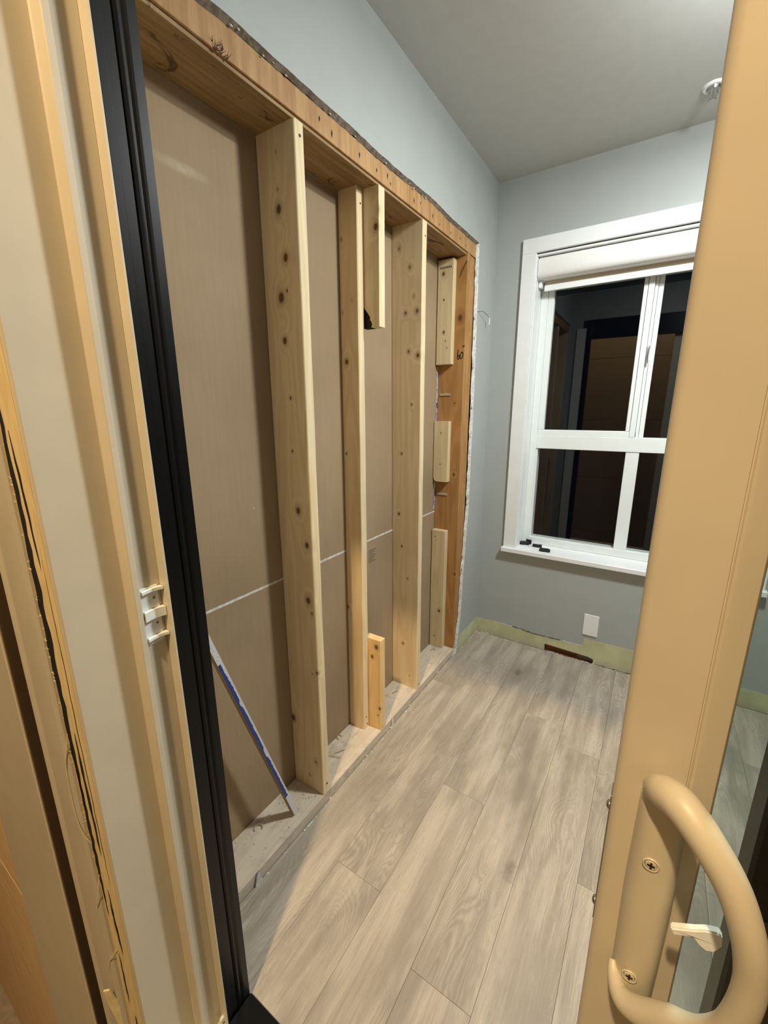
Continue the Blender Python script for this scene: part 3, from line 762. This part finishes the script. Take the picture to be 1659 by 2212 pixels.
# offcut strip of board leaning on edge in the first bay: broad brown face down, taped edge towards the room
A = Vector((-0.046, 0.8700, ZP + 0.0005)); Bp = Vector((-0.072, 0.5785, 0.998))
st_e = empty('board_offcut', A); tag(st_e, 'narrow board offcut with blue and white taped edge leaning in the first stud bay', 'board strip')
ax = (Bp - A).normalized(); side = Vector((1, 0, 0)); side = (side - ax * side.dot(ax)).normalized(); nn = ax.cross(side)
if nn.z < 0: nn = -nn          # nn points up and towards the stud
LS = (Bp - A).length
def SP(u, w_, t): return A + ax * (t * LS) + side * u + nn * w_
def slab(u0, u1, w0, w1, t0, t1):
    bm = bmesh.new(); vs = [bm.verts.new(SP(u, w_, t)) for t in (t0, t1) for (u, w_) in ((u0, w0), (u1, w0), (u1, w1), (u0, w1))]
    for f in ((0, 1, 2, 3), (4, 5, 6, 7), (0, 1, 5, 4), (1, 2, 6, 5), (2, 3, 7, 6), (3, 0, 4, 7)): bm.faces.new([vs[i] for i in f])
    bmesh.ops.recalc_face_normals(bm, faces=list(bm.faces)); return bm
ob('board', slab(-0.022, -0.0006, -0.0040, 0.0135, 0.012, 1.0), M['sheath'], st_e)
ob('white_tape', slab(-0.0006, 0.0004, -0.0038, 0.0135, 0.012, 0.998), M['speck'], st_e)
bm = bmesh.new(); loA, hiA = [], []
NB = 60
for i in range(NB + 1):
    t = 0.125 + (0.80 - 0.125) * i / NB
    wtop = 0.0072 + rnd.uniform(-0.0012, 0.0012) + (-0.0045 if 0.36 < t < 0.40 or 0.62 < t < 0.635 else 0) - max(0, t - 0.7) * 0.03
    loA.append(bm.verts.new(SP(0.0008, -0.0043, t))); hiA.append(bm.verts.new(SP(0.0008, wtop, t)))
for i in range(NB): bm.faces.new((loA[i], loA[i + 1], hiA[i + 1], hiA[i]))
ob('blue_tape', bm, M['blue'], st_e)

# shavings and crumbs on the plate
def curl(loc, label, s=1.0, a=0.0, kind=0):
    pts = []
    for k in range(14):
        t = k / 13
        ang = a + (4.0 * t if kind == 0 else 1.2 * t)
        rr = (0.010 + 0.006 * t) * s
        pts.append((loc[0] + rr * math.cos(ang) + (0.0 if kind == 0 else 0.03 * s * t), loc[1] + rr * math.sin(ang) + (0.0 if kind == 0 else 0.03 * s * t), ZP + 0.0022 + 0.004 * s * math.sin(3.14 * t)))
    o = ob('wood_shaving', tube_bm(pts, [0.0022 * s] * 14, 5), M['debris'], origin=(loc[0], loc[1], ZP))
    return tag(o, label, 'shaving', 'wood shavings on the bottom plate')
curl((-0.122, 0.760), 'curled wood shaving on the plate in the first bay beside the stick shadow', 1.1, 0.4)
curl((-0.150, 1.262), 'dark curled shaving on the plate just before the second stud', 0.9, 1.0)
curl((-0.120, 1.172), 'longer shaving on the plate in the middle of the second bay', 1.0, 0.1, 1)
curl((-0.118, 1.650), 'forked shaving on the plate before the third stud', 0.9, 0.6, 1)
curl((-0.135, 2.135), 'thin dark shaving on the plate at the far end by the low block', 0.8, 0.2, 1)
bm = prism([(-0.125, 1.150), (-0.075, 1.162), (-0.073, 1.174), (-0.122, 1.163)], ZP + 0.0004, ZP + 0.0022)
tag(ob('wood_sliver', bm, M['debris'], origin=(-0.1, 1.16, ZP)), 'flat rectangular wood sliver on the plate beside the first full stud', 'sliver')
bm = bmesh.new()
for k in range(90):
    y = rnd.uniform(0.5, 2.15)
    if rnd.random() < 0.35: y = rnd.uniform(0.85, 0.98)
    s = rnd.uniform(0.0008, 0.0026)
    if any(abs(y - c) < 0.03 for c in (1.015, 1.385, 1.42, 1.77)): continue
    bmesh.ops.create_icosphere(bm, subdivisions=1, radius=s, matrix=Matrix.Translation((rnd.uniform(-0.16, -0.03), y, ZP + s * 0.5)) @ Matrix.Diagonal((rnd.uniform(1, 2.5), 1, 0.6, 1)))
stuff(ob('sawdust', bm, M['debris'], pt))
# white chips at the foot of the plate
for (x, y, s, lab) in ((-0.0055, 1.497, 1.0, 'white pointed plaster chip by the plate below the cripple stud'), (-0.0055, 0.655, 1.2, 'white plaster chip on the floor edge near the door')):
    bm = prism([(y - 0.012 * s, 0.0003), (y + 0.012 * s, 0.0003), (y + 0.010 * s, 0.02 * s), (y + 0.002 * s, 0.046 * s), (y - 0.008 * s, 0.018 * s)], x - 0.003, x + 0.002, axis=0)
    tag(ob('plaster_chip', bm, M['gyp'], origin=(x, y, 0)), lab, 'chip')

# ------------------------------------------------------------------ door frame
dr = empty('door_1', (0.9, 0.40, 0.0)); struct(dr)
def dpart(name, poly, z0, z1, mat, smooth=False):
    o = ob(name, prism(poly, z0, z1), mat, dr)
    if smooth: smooth_by_angle(o, 35)
    return o
OJ = 0.148
ZB = -0.02
outer = [(0.112, 0.241), (0.112, 0.3835), (0.167, 0.3835), (0.167, 0.3445), (0.169, 0.3425), (0.1765, 0.3425), (0.178, 0.341), (0.178, 0.3325), (0.1765, 0.331), (0.150, 0.331), (0.148, 0.329), (OJ, 0.233), (0.146, 0.2305), (0.142, 0.2300), (0.130, 0.2300), (0.125, 0.236)]
dpart('outer_jamb', outer, ZB, ZT, M['vinyl'])
dpart('jamb_lip', [(0.1672, 0.3838), (0.193, 0.3838), (0.193, 0.387), (0.1672, 0.387)], 0.012, ZT, M['vinyl'])
blk = [(0.12, 0.3874), (0.1935, 0.3874), (0.1935, 0.399), (0.1925, 0.400), (0.1925, 0.4155), (0.1905, 0.4165), (0.1905, 0.4185), (0.1935, 0.4190), (0.1945, 0.424), (0.1925, 0.428), (0.1925, 0.430), (0.1945, 0.434), (0.1950, 0.438), (0.1950, 0.4525), (0.147, 0.4525), (0.147, 0.4345), (0.12, 0.4345)]
dpart('inner_jamb', blk, ZB, ZT, M['black'])
XD1 = 1.85
mir = lambda q: [(0.195 + XD1 - x, y) for (x, y) in reversed(q)]
dpart('outer_jamb', mir(outer), ZB, ZT, M['vinyl'])
dpart('inner_jamb', mir(blk), ZB, ZT, M['black'])
ob('inner_head', box_bm(0.1952, XD1 - 0.0002, 0.3874, 0.4525, DZ, ZT, 0.002), M['black'], dr)
ob('outer_head', box_bm(0.149, XD1 + 0.04, 0.2305, 0.3870, 2.39, ZT, 0.002), M['vinyl'], dr)
# threshold
ob('inner_threshold', box_bm(0.1952, XD1 - 0.0002, 0.3874, 0.4562, -0.0, 0.020, 0.002), M['black'], dr)
ob('outer_threshold', box_bm(0.1485, XD1 + 0.04, 0.2305, 0.3868, -0.06, 0.010, 0.002), M['vinyl'], dr)
ob('track', box_bm(0.1785, XD1, 0.334, 0.342, 0.0102, 0.026, 0.001), M['vinyl'], dr)
cap = ob('corner_plug', disc_bm((0.1805, 0.3805, 0.030), (1, 0, 0), 0.008, 0.006, 14), M['vinyl_white'], dr)
# strike plate with curved ribs in the channel
kp = ob('strike_keeper', box_bm(0.1671, 0.1692, 0.3452, 0.3778, 1.098, 1.212, 0.0006), M['vinyl_white'], dr)
def rib(z, th, dep=0.0112):
    # curved rib: deeper at the outer end, running across the channel
    bm = bmesh.new(); n = 8; V4 = []
    for i in range(n + 1):
        t = i / n; y = 0.3450 + 0.0375 * t
        d = dep * (1.0 - 0.42 * math.sin(math.pi * t)); zz = z
        V4.append([bm.verts.new((0.1690, y, zz)), bm.verts.new((0.1690 + d, y, zz)), bm.verts.new((0.1690 + d, y, zz - th)), bm.verts.new((0.1690, y, zz - th))])
    for i in range(n):
        for k in range(4):
            bm.faces.new((V4[i][k], V4[i][(k + 1) % 4], V4[i + 1][(k + 1) % 4], V4[i + 1][k]))
    bm.faces.new(V4[0]); bm.faces.new(V4[-1]); bmesh.ops.recalc_face_normals(bm, faces=list(bm.faces))
    return bm
for z, th in ((1.2085, 0.0055), (1.168, 0.018), (1.115, 0.0055)):
    ob('rib', rib(z, th), M['vinyl_white'], kp)
for z in (1.188, 1.137):
    ob('screw', disc_bm((0.1694, 0.369, z), (1, 0, 0), 0.0032, 0.0012, 12), M['steel'], kp)
    ob('screw_slot', disc_bm((0.1701, 0.369, z), (1, 0, 0), 0.0014, 0.0008, 8), M['gap'], kp)

# split wooden strip at the outer edge of the jamb
so = Vector((0.128, 0.222, 0.0))
sg = empty('split_wood_strip', (0.128, 0.222, -1.39)); tag(sg, 'splintered yellow wood strip with long black cracks along the outer door jamb', 'wood strip')
ob('strip', prism([(0.1405, 0.2298), (0.1240, 0.2146), (0.116, 0.216), (0.112, 0.2297)], -1.39, 2.6), M['splinter'], sg)
def strip_pt(u, lift=0.0006):   # u 0..1 across the sloping face
    n = Vector((0.68, -0.735, 0))
    return Vector((0.1405 - 0.0165 * u, 0.2298 - 0.0152 * u, 0)) + n * lift
def fissure(pts, bm, lift=0.0004):
    # pts: (z, u, half width in u)
    vs = []
    for (z, u, w_) in pts:
        a = strip_pt(max(0, u - w_ * rnd.uniform(0.6, 1.3)), lift); b = strip_pt(min(1.10, u + w_ * rnd.uniform(0.6, 1.3)), lift)
        vs.append((bm.verts.new((a.x, a.y, z)), bm.verts.new((b.x, b.y, z))))
    for i in range(len(vs) - 1):
        bm.faces.new((vs[i][0], vs[i][1], vs[i + 1][1], vs[i + 1][0]))
bm = bmesh.new()
def dens(zs, u, w_, n=20):
    out = []
    for i in range(n + 1):
        t = i / n; out.append((zs[0] + (zs[1] - zs[0]) * t, u[0] + (u[1] - u[0]) * t + rnd.uniform(-.02, .02), w_ * math.sin(math.pi * min(1, max(0.02, t))) ** 0.6))
    return out
fissure(dens((1.60, 0.80), (0.93, 0.90), 0.17, 34), bm)
fissure(dens((1.50, 1.28), (0.62, 0.45), 0.06, 10), bm)
fissure(dens((0.98, 0.70), (0.55, 0.5), 0.09, 14), bm)
fissure(dens((1.30, 0.62), (0.30, 0.28), 0.022, 36), bm)
fissure(dens((0.97, 0.55), (0.93, 0.88), 0.10, 24), bm)
fissure(dens((0.62, 0.44), (0.55, 0.45), 0.07, 12), bm)
fissure(dens((0.45, 0.30), (0.75, 0.72), 0.05, 12), bm)
fissure(dens((0.26, 0.14), (0.5, 0.42), 0.08, 12), bm)
stuff(ob('crack', bm, M['gap'], sg))
bm = bmesh.new()
for k in range(46):
    z = rnd.uniform(0.7, 1.55); p = strip_pt(1.02, 0.001)
    tube_bm([(p.x, p.y, z), (p.x - rnd.uniform(0.001, 0.005), p.y - rnd.uniform(0.001, 0.003), z + rnd.uniform(-0.004, 0.004))], [0.0004, 0.0002], 3, bm)
stuff(ob('fibres', bm, M['pale_splinter'], sg))
def fibre(pts): ob('loose_fibre', tube_bm(spline(pts, 7), 0.0007, 5), M['pale_splinter'], sg)
fibre([(0.124, 0.2135, 0.98), (0.116, 0.205, 0.92), (0.113, 0.203, 0.84), (0.117, 0.205, 0.78), (0.124, 0.2130, 0.74)])
fibre([(0.126, 0.215, 0.66), (0.122, 0.208, 0.62), (0.115, 0.203, 0.58)])
fibre([(0.128, 0.216, 0.46), (0.118, 0.206, 0.44), (0.104, 0.201, 0.405)])

# outside trim boards and siding
tr = empty('trim_1', (0.0, 0.21, -0.05)); struct(tr)
moul = [(0.1165, 0.2398), (0.1180, 0.2110), (0.1150, 0.2052), (0.040, 0.2050), (0.030, 0.2065), (0.022, 0.2085), (0.014, 0.2072), (0.006, 0.2045), (0.002, 0.2045), (0.0, 0.207), (0.0, 0.2398)]
o = ob('brick_mould', prism(moul, -1.39, 3.3), M['vinyl'], tr); smooth_by_angle(o, 30)
fb = [(-0.036, 0.2398), (-0.0355, 0.193), (-0.038, 0.1915), (-0.405, 0.1915), (-0.425, 0.187), (-0.432, 0.187), (-0.432, 0.2398)]
o = ob('flat_board', prism(fb, -1.39, 3.3), M['vinyl'], tr); smooth_by_angle(o, 30)
ob('shade_strip', box_bm(-0.0357, -0.0302, 0.1945, 0.2398, -1.39, 3.3, 0.001), flat('brown_shade', lin(84, 64, 38), 0.8), tr)  # added strip, its dark brown stands in for shade between the trim boards
ob('back_strip', box_bm(-0.0300, -0.0002, 0.2385, 0.2398, -1.39, 3.3), M['gap'], tr)
we = empty('wall_outside', (-0.9, 0.22, 0)); struct(we)
z = -1.40
while z < 3.2:
    ob('siding_board', box_bm(-2.0, -0.434, 0.193, 0.2398, z + 0.001, z + 1.549, 0.003), M['siding'], we); z += 1.55
struct(ob('floor_outside', box_bm(-2.0, 2.6, -2.0, 0.2300, -1.45, -1.40), flat('porch_deck', lin(176, 160, 140), 0.8, var=0.1)))
wb = empty('wall_porch', (0.9, -2.05, -1.4)); struct(wb)
for k in range(5):
    ob('siding_board', box_bm(-2.0, 3.6, -2.06, -2.01, -1.40 + k * 0.92, -0.484 + k * 0.92, 0.003), M['porch_board'], wb)
# pale splinter peeled off the foot of the split strip
p0, p1 = Vector((0.128, 0.2165, 0.10)), Vector((0.0985, 0.1935, 0.350))
ax_ = (p1 - p0).normalized(); sd_ = Vector((0.80, 0.60, 0)); sd_ = (sd_ - ax_ * sd_.dot(ax_)).normalized(); nd_ = ax_.cross(sd_)
bm = bmesh.new(); rws = []
for i in range(7):
    t = i / 6; wv = 0.010 if i < 6 else 0.006
    c = p0.lerp(p1, t) + nd_ * 0.004 * math.sin(math.pi * t)
    rws.append([bm.verts.new(c + sd_ * a_ * wv + nd_ * b_ * 0.0016) for a_, b_ in ((-1, -1), (1, -1), (1, 1), (-1, 1))])
for i in range(6):
    for k in range(4): bm.faces.new((rws[i][k], rws[i][(k + 1) % 4], rws[i + 1][(k + 1) % 4], rws[i + 1][k]))
bm.faces.new(rws[0]); bm.faces.new(rws[-1]); bmesh.ops.recalc_face_normals(bm, faces=list(bm.faces))
ob('peeled_splinter', bm, M['pale_splinter'], sg)

# fixed panel beyond the sliding one
fp = empty('fixed_panel', (1.45, 0.415, 0.02)); tag(fp, 'black framed fixed glass panel behind the sliding door glass', 'door panel')
FP0, FP1 = 0.399, 0.4365
for q in ((1.034, 1.114, 0.022, DZ - 0.002), (1.77, 1.849, 0.022, DZ - 0.002)):
    ob('stile', box_bm(q[0], q[1], FP0, FP1, q[2], q[3], 0.003), M['black'], fp)
ob('rail', box_bm(1.114, 1.77, FP0, FP1, 0.022, 0.12, 0.002), M['black'], fp)
ob('rail', box_bm(1.114, 1.77, FP0, FP1, DZ - 0.08, DZ - 0.002, 0.002), M['black'], fp)
ob('pane', box_bm(1.114, 1.77, 0.416, 0.420, 0.12, DZ - 0.08), M['door_glass'], fp)

# ------------------------------------------------------------------ sliding door panel
sd = empty('sliding_door', (1.35, 0.36, 0.026)); tag(sd, 'ivory vinyl sliding glass door leaf with pull handle, half open at right', 'door')
X0 = 0.9276; Z0, Z1 = 0.027, 2.3885
sp_ = [(X0, 0.383), (X0, 0.3515), (X0 + 0.0012, 0.3482), (X0 + 0.0035, 0.3460), (X0 + 0.0065, 0.345), (0.9735, 0.345), (0.9742, 0.3475), (0.9750, 0.3478), (0.9758, 0.3462), (0.9775, 0.3452), (0.980, 0.3460), (0.9915, 0.3510), (0.9935, 0.3545), (0.9935, 0.383)]
o = ob('stile', prism(sp_, Z0, Z1), M['vinyl'], sd); smooth_by_angle(o, 30)
mr = [(X0 + 1.80 - x, y) for (x, y) in reversed(sp_)]
o = ob('stile', prism(mr, Z0, Z1), M['vinyl'], sd); smooth_by_angle(o, 30)
ob('rail', box_bm(0.9935, 1.734, 0.346, 0.383, Z0, Z0 + 0.09, 0.002), M['vinyl'], sd)
ob('rail', box_bm(0.9935, 1.734, 0.346, 0.383, Z1 - 0.07, Z1, 0.002), M['vinyl'], sd)
ob('pane', box_bm(0.9935, 1.734, 0.364, 0.368, Z0 + 0.09, Z1 - 0.07), M['door_glass'], sd)
fpz = ob('lock_faceplate', box_bm(X0 - 0.0009, X0 + 0.0002, 0.357, 0.373, 1.052, 1.196, 0.0003), M['steel'], sd)
for z in (1.1815, 1.0682):
    bm = bmesh.new(); bmesh.ops.create_uvsphere(bm, u_segments=12, v_segments=8, radius=0.0042, matrix=Matrix.Translation((X0 - 0.001, 0.3625, z)) @ Matrix.Diagonal((0.6, 1, 1, 1)))
    ob('screw', bm, M['steel'], fpz, smooth=True)

# handle: half-round body, bow pull, thumb turn
bm = bmesh.new(); rows = []
NZ, NA = 26, 14
for i in range(NZ + 1):
    t = i / NZ; z = 1.020 + 0.222 * t
    wq = 0.0172 * (min(1, (t / 0.05)) ** 0.4 if t < 0.05 else 1) * (1 - 0.08 * abs(2 * t - 1))
    if t > 0.95: wq *= max(0.3, (1 - t) / 0.05) ** 0.4
    hq = 0.0225 * (1 - 0.10 * abs(2 * t - 1) ** 2)
    row = []
    for k in range(NA + 1):
        a = math.pi * k / NA
        cx = 0.9625
        ca, sa = math.cos(a), math.sin(a)
        row.append(bm.verts.new((cx - wq * math.copysign(abs(ca) ** 0.75, ca), 0.3449 - hq * (sa ** 0.8 if sa > 0 else 0), z)))
    rows.append(row)
for i in range(NZ):
    for k in range(NA):
        bm.faces.new((rows[i][k], rows[i][k + 1], rows[i + 1][k + 1], rows[i + 1][k]))
    bm.faces.new((rows[i][0], rows[i + 1][0], rows[i + 1][NA], rows[i][NA]))
bm.faces.new(rows[0]); bm.faces.new(rows[-1])
bmesh.ops.recalc_face_normals(bm, faces=list(bm.faces))
hd = ob('door_handle', bm, M['vinyl'], sd, origin=(0.963, 0.345, 1.14)); smooth_by_angle(hd, 50)
# bow
cp = [(0.9555, 0.3300, 1.2440), (0.9600, 0.3200, 1.2520), (0.9690, 0.3090, 1.2560), (0.9830, 0.2980, 1.2470), (0.9985, 0.2900, 1.2280), (1.0100, 0.2850, 1.2000), (1.0155, 0.2850, 1.1700),
      (1.0155, 0.2860, 1.1400), (1.0110, 0.2880, 1.1120), (1.0000, 0.2930, 1.0880), (0.9850, 0.3010, 1.0700), (0.9680, 0.3080, 1.0500), (0.9560, 0.3150, 1.0420), (0.9490, 0.3260, 1.0440), (0.9465, 0.3340, 1.0500)]
rd = [0.0100, 0.0122, 0.0125, 0.0115, 0.0105, 0.0096, 0.0091, 0.0090, 0.0092, 0.0097, 0.0102, 0.0098, 0.0085, 0.0055, 0.0028]
sp2 = spline(cp, 8)
rr = []
for i in range(len(rd) - 1):
    for k in range(8): rr.append(rd[i] + (rd[i + 1] - rd[i]) * k / 8)
rr.append(rd[-1])
bm = tube_bm(sp2, rr, 16)
bmesh.ops.create_uvsphere(bm, u_segments=14, v_segments=10, radius=0.0101, matrix=Matrix.Translation(cp[0]))
o = ob('pull_bow', bm, M['vinyl'], hd, smooth=True)
for z, x in ((1.181, 0.9592), (1.0585, 0.9588)):
    bm = bmesh.new()
    # recessed head: collar ring and dished centre
    ring = [(x + 0.0052 * math.cos(a * math.pi / 9), 0.3226 , z + 0.0052 * math.sin(a * math.pi / 9)) for a in range(19)]
    tube_bm(ring, 0.0008, 5, bm)
    ob('screw_rim', bm, M['vinyl'], hd)
    s = ob('screw', disc_bm((x, 0.3226, z), (0, -1, 0), 0.0042, 0.0016, 16), M['vinyl'], hd)
    bm = box_bm(x - 0.0026, x + 0.0026, 0.3214, 0.3220, z - 0.0007, z + 0.0007)
    b2 = box_bm(x - 0.0007, x + 0.0007, 0.3213, 0.3219, z - 0.0026, z + 0.0026)
    tmp = bpy.data.meshes.new('x'); b2.to_mesh(tmp); b2.free(); bm.from_mesh(tmp); bpy.data.meshes.remove(tmp)
    ob('screw_cross', bm, M['gap'], hd)
# thumb turn
turn = [(0.9765, 1.1440), (0.9895, 1.1530), (0.9960, 1.1585), (1.0028, 1.1618), (1.0054, 1.1600), (1.0062, 1.1510), (1.0034, 1.1432), (0.9985, 1.1402), (0.9940, 1.1422), (0.9900, 1.1462), (0.9785, 1.1385)]
bm = prism(turn, 0.3120, 0.3178, axis=1)
bmesh.ops.bevel(bm, geom=[e for e in bm.edges if len(e.link_faces) == 2 and e.calc_face_angle(0) > 0.6], offset=0.0010, segments=2, affect='EDGES')
bmesh.ops.recalc_face_normals(bm, faces=list(bm.faces))
tt = ob('thumb_turn', bm, M['vinyl_white'], hd)
